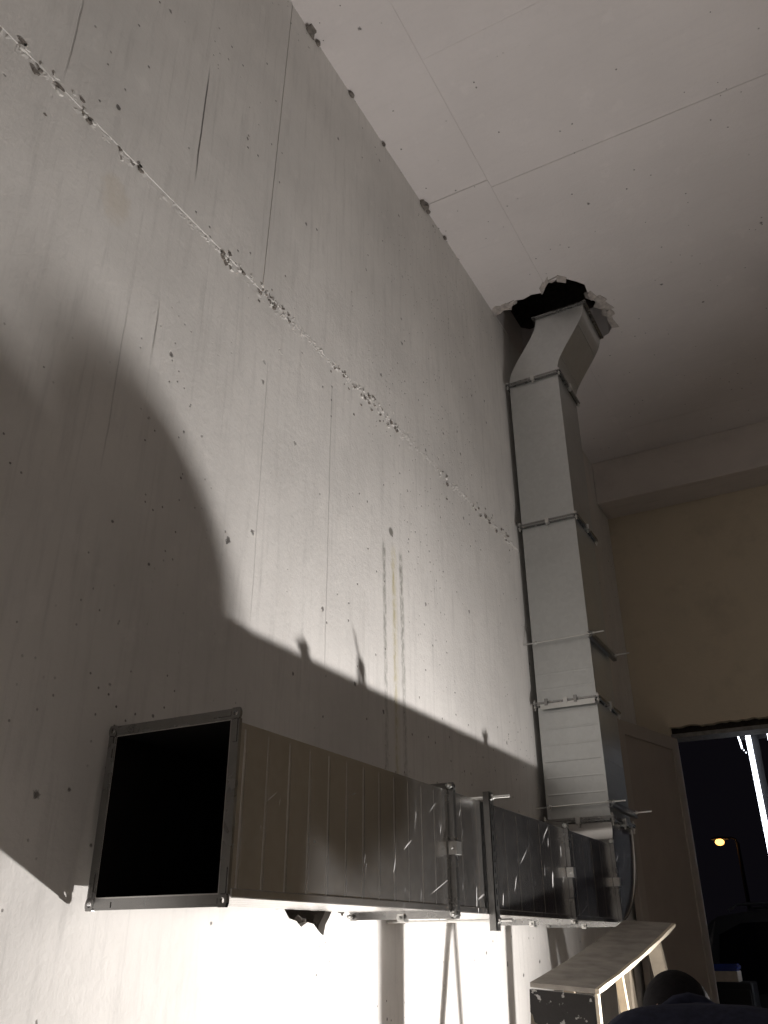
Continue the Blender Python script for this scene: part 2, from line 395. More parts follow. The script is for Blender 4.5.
# shaft above the hole
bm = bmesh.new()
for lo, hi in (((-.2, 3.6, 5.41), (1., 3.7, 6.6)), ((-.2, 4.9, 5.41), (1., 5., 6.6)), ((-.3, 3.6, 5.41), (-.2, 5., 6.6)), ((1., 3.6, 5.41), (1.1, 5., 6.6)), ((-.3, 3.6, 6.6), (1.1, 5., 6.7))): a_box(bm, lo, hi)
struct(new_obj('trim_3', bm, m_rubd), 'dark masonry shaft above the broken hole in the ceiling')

# beam along the back wall
struct(boxo('trim_1', (0, 6.24, 4.74), (XR+.1, YB, CEIL), m_beam, None, .006), 'plastered concrete beam running along top of back wall')

# back wall with the doorway
DX0, DX1, DH = .236, 2.75, 2.895
bm = bmesh.new()
a_box(bm, (0, YB, 0), (DX0, YB+.25, CEIL)); a_box(bm, (DX1, YB, 0), (XR+.1, YB+.25, CEIL))
n = 90; xs = [DX0+(DX1-DX0)*i/n for i in range(n+1)]
zz = [DH+.072+.018*noise.noise(Vector((x*9, 0, 0)))+.012*noise.noise(Vector((x*25, 0, 3)))+.022*max(0, noise.noise(Vector((x*2.2+.6, 0, 8)))) for x in xs]
fr = [(bm.verts.new((x, YB, z)), bm.verts.new((x, YB+.25, z))) for x, z in zip(xs, zz)]
tp = [(bm.verts.new((x, YB, CEIL)), bm.verts.new((x, YB+.25, CEIL))) for x in xs]
for i in range(n):
    bm.faces.new((fr[i][0], fr[i+1][0], tp[i+1][0], tp[i][0])); bm.faces.new((fr[i][1], tp[i][1], tp[i+1][1], fr[i+1][1]))
    bm.faces.new((fr[i][0], fr[i][1], fr[i+1][1], fr[i+1][0]))
struct(new_obj('wall_back', bm, m_back))
# lintel angle and dark filler above the doorway
m_lint = mat_plain('weathered_lintel_steel', (.20, .19, .175), .6, .3, .3, 30, .3)
m_dark = mat_plain('dark_gap_filler', (.035, .028, .024), .95, 0, .5, 40, .9)  # near-black tone paints in the darkness of the open gap
tr = struct(boxo('trim_2', (DX0, YB+.03, DH), (DX1, YB+.22, DH+.028), m_lint, None, .003), 'grey steel lintel angle over the doorway')
boxo('filler', (DX0, YB+.06, DH+.028), (DX1, YB+.2, DH+.13), m_dark, tr)
boxo('lintel_lip', (DX0, YB+.014, DH-.004), (DX1, YB+.03, DH+.024), m_lint, tr)
struct(boxo('wall_right', (XR, YF, 0), (XR+.2, YB+.25, CEIL+.05), m_side))
struct(boxo('wall_front', (-.3, YF-.2, 0), (XR+.2, YF, CEIL+.05), m_side))

# ------------------------------------------------------------------ door leaf, swung into the room
m_door = mat_plain('door_panel_paint', (.36, .315, .275), .55, 0, .05, 8, .02)
m_dfr = mat_plain('door_frame_profile', (.40, .36, .32), .5, 0, .05, 8, .02)
dang = math.atan2(-.188, -.766)     # leaf direction from the hinge
def leaf_box(bm, s0, s1, t0, t1, z0, z1):
    d = Vector((-.188, -.766, 0)).normalized(); nrm = Vector((d.y, -d.x, 0)); h = Vector((DX0+.024, YB+.0, 0))
    if nrm.x < 0: nrm = -nrm
    p = lambda s, t, z: h+d*s+nrm*t+Vector((0, 0, z))
    a_hexa(bm, [p(s0, t0, z0), p(s1, t0, z0), p(s1, t1, z0), p(s0, t1, z0)], [p(s0, t0, z1), p(s1, t0, z1), p(s1, t1, z1), p(s0, t1, z1)])
bm = bmesh.new(); leaf_box(bm, 0.02, .90, -.02, .012, .02, DH-.02)
door = struct(new_obj('door_1', bm, m_door), 'plain beige door leaf standing open into the room')
for (s0, s1, z0, z1) in ((0.02, .10, .02, DH-.02), (.82, .90, .02, DH-.02), (.10, .82, DH-.11, DH-.02), (.10, .82, .02, .14)):
    bm = bmesh.new(); leaf_box(bm, s0, s1, .012, .022, z0, z1); new_obj('frame_rail', bm, m_dfr, door)
bm = bmesh.new(); leaf_box(bm, .84, .87, .022, .07, 1.02, 1.05); leaf_box(bm, .74, .87, .06, .075, 1.02, 1.05); new_obj('handle', bm, m_steel, door)
bm = bmesh.new(); a_box(bm, (DX0, YB+.03, 0), (DX0+.018, YB+.12, DH-.002)); a_box(bm, (DX0+.018, YB+.05, 0), (DX0+.026, YB+.09, DH-.002))
struct(new_obj('trim_4', bm, m_dfr), 'painted jamb profile at the hinge side of doorway')

# ------------------------------------------------------------------ air duct
X0, X1 = .040, .343          # duct body, across the wall
Z0, Z1 = 1.631, 1.945        # horizontal run
YN, YA, YBJ, YE = 1.322, 2.330, 3.395, 4.06
RY0, RY1 = 4.14, 4.51        # riser, front and back
RZ0, RZ1, RZ2, RZ3 = 2.062, 2.625, 3.628, 4.586
TOPZ, SHIFT = 5.03, .205
duct = tag(empty('air_duct', (X1, YE+.1, Z0)), 'galvanised rectangular air duct running along wall then rising through ceiling', 'air duct')

class Fr:      # section frame: maps (u, v, s) to the world
    def __init__(self, kind): self.k = kind
    def p(self, u, v, s): return Vector((u, s, v)) if self.k == 'h' else Vector((u, v, s))
HF, VF = Fr('h'), Fr('v')
def fbox(bm, fr_, u0, u1, v0, v1, s0, s1):
    a = fr_.p(u0, v0, s0); b = fr_.p(u1, v1, s1)
    a_box(bm, [min(a[i], b[i]) for i in range(3)], [max(a[i], b[i]) for i in range(3)])
def shell(name, rings, m, parent, th=.0025):
    """rings: lists of 4 outer corners; makes a sheet-metal shell with an inner wall"""
    bm = bmesh.new(); O = []; I = []
    for rg in rings:
        c = sum((Vector(p) for p in rg), Vector())/4
        O.append([bm.verts.new(p) for p in rg]); I.append([bm.verts.new(Vector(p)+(c-Vector(p)).normalized()*th*1.4) for p in rg])
    for a, b, ia, ib in zip(O, O[1:], I, I[1:]):
        for k in range(4):
            k2 = (k+1) % 4
            f = bm.faces.new((a[k], a[k2], b[k2], b[k])); f.material_index = 0
            f = bm.faces.new((ia[k], ib[k], ib[k2], ia[k2])); f.material_index = 1
    for o_, i_ in ((O[0], I[0]), (O[-1], I[-1])):
        for k in range(4):
            k2 = (k+1) % 4; bm.faces.new((o_[k], i_[k], i_[k2], o_[k2]))
    return new_obj(name, bm, (m, m_inner), parent)
def rect(fr_, u0, u1, v0, v1, s): return [fr_.p(u0, v0, s), fr_.p(u1, v0, s), fr_.p(u1, v1, s), fr_.p(u0, v1, s)]
FL = .020    # flange height
def flange(parent, fr_, u0, u1, v0, v1, s, d, corners=True):
    """slide-on rail ring at s, body on the side s+d*..., four rails and four corner plates with holes"""
    t = .006
    s1 = s+d*t
    for (a, b, c, e) in ((u0-FL*.0, u1+FL*.0, v0-FL, v0), (u0, u1, v1, v1+FL), (u0-FL, u0, v0, v1), (u1, u1+FL, v0, v1)):
        bm = bmesh.new(); fbox(bm, fr_, a, b, c, e, s, s1)
        lip = .004
        if e-c < b-a: 
            if c < v0: fbox(bm, fr_, a, b, c, c+lip, s1, s+d*.008); fbox(bm, fr_, a, b, v0-lip*.7, v0, s1, s+d*.013)
            else: fbox(bm, fr_, a, b, e-lip, e, s1, s+d*.008); fbox(bm, fr_, a, b, v1, v1+lip*.7, s1, s+d*.013)
        else:
            if a < u0: fbox(bm, fr_, a, a+lip, c, e, s1, s+d*.008); fbox(bm, fr_, u0-lip*.7, u0, c, e, s1, s+d*.013)
            else: fbox(bm, fr_, b-lip, b, c, e, s1, s+d*.008); fbox(bm, fr_, u1, u1+lip*.7, c, e, s1, s+d*.013)
        new_obj('flange_rail', bm, m_rail, parent)
    if corners:
        for su, cu in ((-1, u0), (1, u1)):
            for sv, cv in ((-1, v0), (1, v1)):
                bm = bmesh.new()
                # L plate with a punched hole in its knuckle
                hu, hv = cu+su*FL*.5, cv+sv*FL*.5; n8 = 10
                a0, a1 = s-d*.0015, s+d*.0055
                sq = []
                for i in range(n8):
                    an = 2*math.pi*(i+.5)/n8; cx_, cy_ = math.cos(an), math.sin(an); k = 1/max(abs(cx_), abs(cy_))
                    sq.append((cx_*k, cy_*k, cx_, cy_))
                fa = []; 
                for ax in (a0, a1):
                    outer = [bm.verts.new(fr_.p(hu+x*FL*.56, hv+y*FL*.56, ax)) for x, y, _, _ in sq]
                    inner = [bm.verts.new(fr_.p(hu+x*FL*.26, hv+y*FL*.26, ax)) for _, _, x, y in sq]
                    fa.append((outer, inner))
                for i in range(n8):
                    j = (i+1) % n8
                    (o0, i0), (o1, i1) = fa
                    bm.faces.new((o0[i], o0[j], i0[j], i0[i])); bm.faces.new((o1[i], i1[i], i1[j], o1[j]))
                    bm.faces.new((o0[i], o1[i], o1[j], o0[j])); bm.faces.new((i0[i], i0[j], i1[j], i1[i]))
                # arms of the plate
                fbox(bm, fr_, min(cu-su*.045, hu-su*FL*.5), max(cu-su*.045, hu-su*FL*.5), min(cv+sv*.006, cv+sv*FL*.8), max(cv+sv*.006, cv+sv*FL*.8), a0, a1)
                fbox(bm, fr_, min(cu+su*.006, cu+su*FL*.8), max(cu+su*.006, cu+su*FL*.8), min(cv-sv*.045, hv-sv*FL*.5), max(cv-sv*.045, hv-sv*FL*.5), a0, a1)
                new_obj('corner_plate', bm, m_rail, parent)
def joint_hardware(parent, fr_, u0, u1, v0, v1, s, clamps=True, rodlen=.03):
    for cu in (u0-FL*.5, u1+FL*.5):
        for cv in (v0-FL*.5, v1+FL*.5):
            bm = bmesh.new(); a_cyl(bm, fr_.p(cu, cv, s-rodlen), fr_.p(cu, cv, s+rodlen*.8), .0042, 8)
            a_cyl(bm, fr_.p(cu, cv, s-.016), fr_.p(cu, cv, s-.008), .0085, 6); a_cyl(bm, fr_.p(cu, cv, s+.008), fr_.p(cu, cv, s+.016), .0085, 6)
            new_obj('bolt', bm, m_steel, parent)
    if clamps:
        um, vm = (u0+u1)/2, (v0+v1)/2
        for (cu, cv, hu, hv) in ((u1+FL*.8, vm, .013, .017), (um, v0-FL*.8, .010, .009), (um, v1+FL*.8, .010, .009), (u0-FL*.8, vm, .012, .017)):
            bm = bmesh.new(); fbox(bm, fr_, cu-hu, cu+hu, cv-hv, cv+hv, s-.016, s-.010); fbox(bm, fr_, cu-hu, cu+hu, cv-hv, cv+hv, s+.010, s+.016)
            ou, ov = (cu+hu*.7*(1 if cu > um else -1), cv) if hu < hv else (cu, cv+hv*.7*(1 if cv > vm else -1))
            fbox(bm, fr_, ou-min(hu, .004) if hu < hv else cu-hu, ou+min(hu, .004) if hu < hv else cu+hu, cv-hv if hu < hv else ov-.004, cv+hv if hu < hv else ov+.004, s-.010, s+.010)
            a_cyl(bm, fr_.p(cu, cv, s-.03), fr_.p(cu, cv, s-.016), .005, 6)
            new_obj('clamp', bm, m_steel, parent)
def beads(parent, fr_, u0, u1, v0, v1, positions, m, faces=('u1', 'v0'), hgt=.0009):
    wd = .006
    for i, s in enumerate(positions):
        sg = 1 if i % 2 == 0 else .65
        if 'u1' in faces:
            bm = bmesh.new(); h = hgt*sg
            pr_ = [(u1-.0005, s-wd), (u1+h*.75, s-wd*.5), (u1+h, s), (u1+h*.75, s+wd*.5), (u1-.0005, s+wd)]
            a_hexa(bm, [fr_.p(a, v0+.012, b) for a, b in pr_], [fr_.p(a, v1-.012, b) for a, b in pr_]); new_obj('bead', bm, m, parent, False)
        if 'v0' in faces:
            bm = bmesh.new(); h = hgt*sg
            pr_ = [(v0+.0005, s-wd), (v0-h*.75, s-wd*.5), (v0-h, s), (v0-h*.75, s+wd*.5), (v0+.0005, s+wd)]
            a_hexa(bm, [fr_.p(u0+.012, a, b) for a, b in pr_], [fr_.p(u1-.012, a, b) for a, b in pr_]); new_obj('bead', bm, m, parent, False)

HB = (HF, X0, X1, Z0, Z1); VB = (VF, X0, X1, RY0, RY1)
def hsec(y0, y1, m, bead_ys, bh=.0009):
    s = shell('duct_section', [rect(*HB, y0+.001), rect(*HB, y1-.001)], m, duct)
    beads(s, *HB, bead_ys, m, hgt=bh)
    # folded lock seam along the lower outer edge
    bm = bmesh.new(); a_box(bm, (X1-.002, y0+.03, Z0-.004), (X1+.005, y1-.03, Z0+.012)); bevel(bm, .0018); new_obj('lock_seam', bm, m, s)
    return s
s1 = hsec(YN, YA, m_galvs, [1.372+.0785*i for i in range(12)])
flange(s1, *HB, YN, 1); flange(s1, *HB, YA-.001, -1, False)
s2 = hsec(YA, YBJ, m_galvs, [2.42+.115*i for i in range(8)], .0005)
flange(s2, *HB, YA+.001, 1); joint_hardware(s2, *HB, YA); flange(s2, *HB, YBJ-.001, -1, False)
s3 = hsec(YBJ, YE, m_galvs, [3.50+.13*i for i in range(4)], .0005)
flange(s3, *HB, YBJ+.001, 1); joint_hardware(s3, *HB, YBJ); flange(s3, *HB, YE-.001, -1, False)
# elbow
rings = []
ci_y, ci_z, ri = YE, Z1+(RY0-YE), RY0-YE
ro_y, ro_z = RY1-YE, ci_z-Z0
nseg = 14
for i in range(nseg+1):
    th = math.pi/2*i/nseg
    yi, zi = ci_y+ri*math.sin(th), ci_z-ri*math.cos(th)
    yo, zo = ci_y+ro_y*math.sin(th), ci_z-ro_z*math.cos(th)
    rings.append([(X0, yo, zo), (X1, yo, zo), (X1, yi, zi), (X0, yi, zi)])
rings.append(rect(VF, X0, X1, RY1, RY0, RZ0-.001))
el = shell('elbow', rings, m_galvs, duct)
flange(el, *HB, YE+.001, 1); joint_hardware(el, *HB, YE); flange(el, *VB, RZ0-.001, -1, False)
bm = bmesh.new()
a_tubepath(bm, [(X1+.001, r[1][1], r[1][2]) for r in rings], .005, 6); new_obj('lock_seam', bm, m_galvs, el)
# riser
def vsec(z0, z1, bead_zs):
    s = shell('duct_section', [rect(*VB, z0+.001), rect(*VB, z1-.001)], m_galv, duct)
    beads(s, *VB, bead_zs, m_galv); return s
r1 = vsec(RZ0, RZ1, [2.185+.0785*i for i in range(6)])
flange(r1, *VB, RZ0+.001, 1); joint_hardware(r1, *VB, RZ0, True, .032); flange(r1, *VB, RZ1-.001, -1, False)
r2 = vsec(RZ1, RZ2, [2.70, 2.778])
flange(r2, *VB, RZ1+.001, 1); joint_hardware(r2, *VB, RZ1); flange(r2, *VB, RZ2-.001, -1, False)
bm = bmesh.new(); a_box(bm, (X0+.02, RY0-.024, RZ1-.030), (X1-.004, RY0-.020, RZ1-.004)); new_obj('joint_plate', bm, m_steel, r2)
for xx in (.085, .235):
    boxo('joint_clip', (xx, RY0-.030, RZ1-.012), (xx+.016, RY0-.018, RZ1+.022), m_rail, r2)
r3 = vsec(RZ2, RZ3, [])
flange(r3, *VB, RZ2+.001, 1); joint_hardware(r3, *VB, RZ2); flange(r3, *VB, RZ3-.001, -1, False)
# offset piece that swings away from the wall into the hole
rings = []
n_ = 16
for i in range(n_+1):
    t = i/n_; z = RZ3+.001+(TOPZ-RZ3-.001)*t
    k = t*t*(3-2*t); k = .8*k+.2*max(0, min(1, (t-.18)/.64))
    rings.append(rect(VF, X0+SHIFT*k, X1+SHIFT*k, RY0, RY1, z))
of = shell('offset_piece', rings, m_galv, duct)
flange(of, *VB, RZ3+.001, 1); joint_hardware(of, *VB, RZ3)
flange(of, VF, X0+SHIFT, X1+SHIFT, RY0, RY1, TOPZ, -1)
for px_ in (X1,):
    for k0 in (.30, .72):
        i = int(k0*n_); a = rings[i]
        bm = bmesh.new(); a_beam(bm, (a[1][0]+.0005, RY0+.015, a[1][2]), (a[2][0]+.0005, RY1-.015, a[2][2]), .005, .007); new_obj('bead', bm, m_galv, of)

# ------------------------------------------------------------------ strut brackets with threaded rods
def strut(bm_list, p, q, side, parent, wd=.030, dp=.022):
    """perforated C-channel from p to q; side = outward direction of the slotted web"""
    p = Vector(p); q = Vector(q); d = (q-p).normalized(); o = Vector(side).normalized(); t = d.cross(o)
    bm = bmesh.new()
    def bx(a0, a1, b0, b1, c0, c1):
        P = lambda a, b, c: p+d*a+o*b+t*c
        a_hexa(bm, [P(a0, b0, c0), P(a1, b0, c0), P(a1, b0, c1), P(a0, b0, c1)], [P(a0, b1, c0), P(a1, b1, c0), P(a1, b1, c1), P(a0, b1, c1)])
    ln = (q-p).length
    # flanges, and a web made of strips and bridges so that the slots are open
    bx(0, ln, 0, dp, -wd/2, -wd/2+.0025); bx(0, ln, 0, dp, wd/2-.0025, wd/2)
    bx(0, ln, dp-.0025, dp, -wd/2, -.0045); bx(0, ln, dp-.0025, dp, .0045, wd/2)
    pitch = .030; n = int(ln/pitch)
    for i in range(n+1):
        bx(max(0, i*pitch-.006), min(ln, i*pitch+.006), dp-.0024, dp-.0001, -.0046, .0046)
    return new_obj('strut_channel', bm, m_strut, parent)
def rod(p, q, nuts, parent):
    bm = bmesh.new(); a_cyl(bm, p, q, .0042, 8); r_ = new_obj('threaded_rod', bm, m_steel, parent)
    p = Vector(p); d = (Vector(q)-p).normalized()
    for s in nuts:
        bm = bmesh.new(); a_cyl(bm, p+d*(s-.004), p+d*(s+.004), .0085, 6); a_cyl(bm, p+d*(s-.0055), p+d*(s-.004), .012, 12); new_obj('nut', bm, m_steel, r_)
YS = 2.594
br = tag(empty('duct_bracket', (0, YS, Z0)), 'perforated steel strut clamping the horizontal duct to wall', 'bracket', 'strut brackets holding the duct')
xo = X1+.006
strut(None, (xo, YS, Z0-.048), (xo, YS, Z1+.028), (1, 0, 0), br)
rod((-.02, YS, Z1+.012), (xo+.085, YS, Z1+.012), (.13+X1-.09, X1+.052), br); rod((-.02, YS, Z0-.02), (xo+.065, YS, Z0-.02), (X1+.052,), br)
for zc, lab in ((2.935, 'perforated steel strut and rods clamping the riser halfway up'), (RZ0+.058, 'perforated steel strut and rods clamping the riser just above elbow')):
    br = tag(empty('duct_bracket', (0, RY0, zc)), lab, 'bracket', 'strut brackets holding the duct')
    strut(None, (X1+.006, RY0-.055, zc), (X1+.006, RY1+.055, zc), (1, 0, 0), br, .03, .022)
    for yy in (RY0-.028, RY1+.028):
        rod((-.02, yy, zc+(.006 if yy < 4.3 else 0)), (X1+.105 if yy > 4.3 else X1+.085, yy, zc+.012), (X1+.052, .09), br)

# ------------------------------------------------------------------ sloping trestle bench
m_ply = mat_plain('dusty_plywood', (.36, .335, .30), .85, 0, .28, 14, .3)
m_wood = mat_plain('raw_pine', (.60, .50, .36), .75, 0, .15, 25, .2)
m_edge = mat_plain('pale_edge', (.74, .66, .52), .75, 0, .1, 40, .2)  # paler tone for the plank edge, batten and end strip
def mat_bitumen():
    m, nt, b = mat('black_board_with_paint_splashes'); v = coords(nt)
    n = noise_n(nt, v, 26, 3, .6); n2 = noise_n(nt, v, 60, 3)
    k = smooth(nt, M(nt, 'ADD', n, M(nt, 'MULTIPLY', M(nt, 'SUBTRACT', n2, .5), .25)), .60, .66)
    L(nt, mix(nt, k, (.018, .016, .015), (.42, .41, .40)), b.inputs['Base Color']); b.inputs['Roughness'].default_value = .7
    bump(nt, n2, .4, .003, b); return m
m_bit = mat_bitumen()
tre = tag(empty('trestle_bench', (.49, 3.36, 0)), 'wooden trestle bench with sloping dusty plank top under the duct', 'trestle')
def plank_z(y):     # top of the plank: sags towards the low end
    t = (y-2.765)/1.195; return 1.436+.155*t+.034*t*t
bm = bmesh.new(); n = 14; ring = []
for i in range(n+1):
    y = 2.765+1.195*i/n; z = plank_z(y); th = .013
    ring.append([bm.verts.new(p) for p in ((.392, y, z+.010), (.588, y, z-.004), (.588, y, z-th-.004), (.392, y, z-th+.010))])
for a, b in zip(ring, ring[1:]):
    for k in range(4):
        f = bm.faces.new((a[k], a[(k+1) % 4], b[(k+1) % 4], b[k]))
        if k == 1: f.material_index = 1
bm.faces.new(ring[0][::-1]); bm.faces.new(ring[-1])
new_obj('plank', bm, (m_ply, m_edge), tre)
bm = bmesh.new(); pts = []
for i in range(n+1):
    y = 2.765+1.195*i/n; pts.append((.5885, y, plank_z(y)-.011))
rr = []
for i, p in enumerate(pts):
    hgt = .0065+.0012*math.sin(i*1.7)
    rr.append([bm.verts.new(q) for q in ((p[0], p[1], p[2]+hgt), (p[0]+.012, p[1], p[2]+hgt-.001), (p[0]+.012, p[1], p[2]-hgt), (p[0], p[1], p[2]-hgt))])
for a, b in zip(rr, rr[1:]):
    for k in range(4): bm.faces.new((a[k], a[(k+1) % 4], b[(k+1) % 4], b[k]))
bm.faces.new(rr[0][::-1]); bm.faces.new(rr[-1])
tag(new_obj('side_batten', bm, m_edge, tre), 'pale side batten')
# black end board with a chewed lower edge
z1 = plank_z(2.765)-.018
bpts = [(.388, z1+.010), (.385, z1-.05), (.392, z1-.056), (.396, z1-.075), (.412, z1-.082), (.418, z1-.11), (.43, z1-.19), (.47, z1-.22), (.53, z1-.21), (.584, z1-.23), (.584, z1-.004)]
bm = bmesh.new(); a_hexa(bm, [(a, 2.768, b) for a, b in bpts], [(a, 2.79, b) for a, b in bpts]); tag(new_obj('end_board', bm, m_bit, tre), 'black end board splashed with white paint')
boxo('end_edge_strip', (.5842, 2.768, 0), (.594, 2.79, z1-.0), m_edge, tre)
m_shade_wood = mat_plain('shaded_grey_timber', (.17, .145, .11), .85, 0, .25, 18, .3)  # darker timber copy: shade of legs turned from the lamp painted in
def leg(p, q, wx, wy, m=m_wood):
    bm = bmesh.new(); a_beam(bm, p, q, wx, wy, (0, 1, 0)); new_obj('leg', bm, m, tre)
boxo('leg', (.425, 2.7685, 0), (.584, 2.7895, z1-.15), m_bit, tre)
leg((.41, 2.80, plank_z(2.80)-.02), (.31, 2.74, 0), .05, .03, m_shade_wood)
leg((.580, 3.075, plank_z(3.075)-.018), (.650, 3.19, 0), .024, .022, m_wood); leg((.42, 3.09, plank_z(3.09)-.016), (.28, 2.66, 0), .035, .03, m_shade_wood)
leg((.50, 3.44, plank_z(3.44)-.02), (.49, 3.36, 0), .05, .03, m_shade_wood)
leg((.570, 3.66, plank_z(3.66)-.02), (.63, 4.22, 0), .05, .03, m_shade_wood); leg((.42, 3.80, plank_z(3.8)-.02), (.36, 4.05, 0), .05, .03, m_shade_wood)
bm = bmesh.new(); a_beam(bm, (.36, 2.79, .70), (.575, 2.80, .70), .03, .06); new_obj('cross_rail', bm, m_wood, tre)
bm = bmesh.new(); a_beam(bm, (.62, 3.12, .45), (.612, 4.06, .45), .03, .06); new_obj('cross_rail', bm, m_wood, tre)

# ------------------------------------------------------------------ floodlight on a tripod (below the frame)
m_blk = mat_plain('black_powder_coat', (.02, .02, .022), .5, 0, .2, 30, .05)
m_yel = mat_plain('yellow_stand_paint', (.65, .42, .03), .45, 0, .1, 20, .05)
m_glass = mat_emit('lit_flood_glass', (1.0, .95, .88), 6.0)
fl = tag(empty('floodlight', (LAMP_POS.x, LAMP_POS.y, 0)), 'lit work floodlight on yellow tripod stand in front of the duct', 'lamp')
fz = LAMP_DIR; fx = fz.cross(Vector((0, 0, 1))).normalized(); fy = fx.cross(fz).normalized() * -1
def lp(a, b, c): return LAMP_POS + fx*a + fy*b + fz*c
def lbox(bm, a0, a1, b0, b1, c0, c1):
    a_hexa(bm, [lp(a0, b0, c0), lp(a1, b0, c0), lp(a1, b1, c0), lp(a0, b1, c0)], [lp(a0, b0, c1), lp(a1, b0, c1), lp(a1, b1, c1), lp(a0, b1, c1)])
bm = bmesh.new(); lbox(bm, -.10, .10, -.08, .08, -.05, -.008)
for i in range(9): lbox(bm, -.09+i*.022, -.085+i*.022, -.075, .075, -.072, -.05)
for q in ((-.10, .10, -.08, -.062), (-.10, .10, .062, .08), (-.10, -.078, -.062, .062), (.078, .10, -.062, .062)): lbox(bm, *q, -.008, .0)
new_obj('housing', bm, m_blk, fl)
bm = bmesh.new(); lbox(bm, -.078, .078, -.062, .062, -.008, -.004); new_obj('lens', bm, m_glass, fl)
bm = bmesh.new()
for s in (-1, 1): a_beam(bm, lp(s*.108, 0, -.03), lp(s*.108, 0, -.03)+Vector((0, 0, -.12)), .006, .024)
a_beam(bm, lp(-.11, 0, -.03)+Vector((0, 0, -.12)), lp(.11, 0, -.03)+Vector((0, 0, -.12)), .024, .006); new_obj('yoke', bm, m_blk, fl)
base = lp(0, 0, -.03)
bm = bmesh.new(); a_cyl(bm, (base.x, base.y, .16), (base.x, base.y, base.z-.12), .014, 12); new_obj('pole', bm, m_yel, fl)
for k in range(3):
    an = R(20+120*k); bm = bmesh.new()
    a_cyl(bm, (base.x, base.y, .48), (base.x+.40*math.cos(an), base.y+.40*math.sin(an), .01), .011, 10); new_obj('leg', bm, m_yel, fl)
ld = bpy.data.lights.new('flood_light', 'AREA'); ld.shape = 'RECTANGLE'; ld.size = .075; ld.size_y = .055; ld.energy = LAMP_W; ld.color = LAMP_COL
lo = bpy.data.objects.new('flood_light', ld); COL.objects.link(lo); lo.location = lp(0, 0, .004)
lo.rotation_euler = LAMP_DIR.to_track_quat('-Z', 'Y').to_euler(); attach(lo, fl)

# ------------------------------------------------------------------ worker, seen from behind, head bowed
m_skin = mat_plain('skin', (.55, .36, .27), .55, 0, .08, 40, .05)
m_jkt = mat_plain('navy_jacket_cloth', (.020, .022, .040), .9, 0, .3, 60, .4, .15)
m_trs = mat_plain('black_trouser_cloth', (.022, .022, .024), .9, 0, .3, 60, .4, .15)
m_hair = mat_plain('black_knit_cap', (.012, .011, .012), .95, 0, .3, 90, .6, .1)
m_boot = mat_plain('black_boot_leather', (.02, .018, .016), .5, 0, .2, 40, .2)
def skin_mesh(name, verts, edges, radii, root, sub=2):
    me = bpy.data.meshes.new(name); me.from_pydata([tuple(v) for v in verts], edges, [])
    o = bpy.data.objects.new(name, me); COL.objects.link(o)
    md = o.modifiers.new('s', 'SKIN'); me.skin_vertices or None
    md.use_smooth_shade = True
    for i, r_ in enumerate(radii):
        sv = me.skin_vertices[0].data[i]; sv.radius = r_ if isinstance(r_, tuple) else (r_, r_); sv.use_root = (i == root)
    sb = o.modifiers.new('u', 'SUBSURF'); sb.levels = sub; sb.render_levels = sub
    eval_mesh(o); return o
per = tag(empty('person', (.98, 2.05, 0)), 'person in dark navy jacket bending forward beside the trestle', 'person')
J = dict(pel=(1.005, 2.00, .93), sp=(.995, 2.07, 1.11), ch=(.98, 2.17, 1.265), nb=(.945, 2.29, 1.325), nk=(.920, 2.36, 1.335), hd=(.880, 2.450, 1.345),
         ls=(.815, 2.20, 1.315), le=(.80, 2.06, 1.05), lw=(.90, 2.26, .98), rs=(1.165, 2.20, 1.325), re=(1.22, 2.10, 1.06), rw=(1.05, 2.28, .96),
         lh=(.915, 2.01, .90), lk=(.89, 2.08, .50), la=(.885, 1.98, .09), lt=(.865, 2.15, .035), rh=(1.095, 2.01, .90), rk=(1.12, 2.10, .50), ra=(1.125, 2.00, .09), rto=(1.13, 2.17, .035))
for k_ in ('ch', 'nb', 'nk', 'hd', 'ls', 'rs'): J[k_] = (J[k_][0], J[k_][1], J[k_][2]+.016)
names = list(J); ix = {k: i for i, k in enumerate(names)}
E_ = [('pel', 'sp'), ('sp', 'ch'), ('ch', 'nb'), ('nb', 'nk'), ('nk', 'hd'), ('ch', 'ls'), ('ls', 'le'), ('le', 'lw'), ('ch', 'rs'), ('rs', 're'), ('re', 'rw'),
      ('pel', 'lh'), ('lh', 'lk'), ('lk', 'la'), ('la', 'lt'), ('pel', 'rh'), ('rh', 'rk'), ('rk', 'ra'), ('ra', 'rto')]
rad = dict(pel=.12, sp=.115, ch=.12, nb=.075, nk=.058, hd=.06, ls=.062, le=.042, lw=.028, rs=.062, re=.042, rw=.028, lh=.085, lk=.056, la=.04, lt=.035, rh=.085, rk=.056, ra=.04, rto=.035)
body = skin_mesh('body', [J[k] for k in names], [(ix[a], ix[b]) for a, b in E_], [rad[k] for k in names], 0)
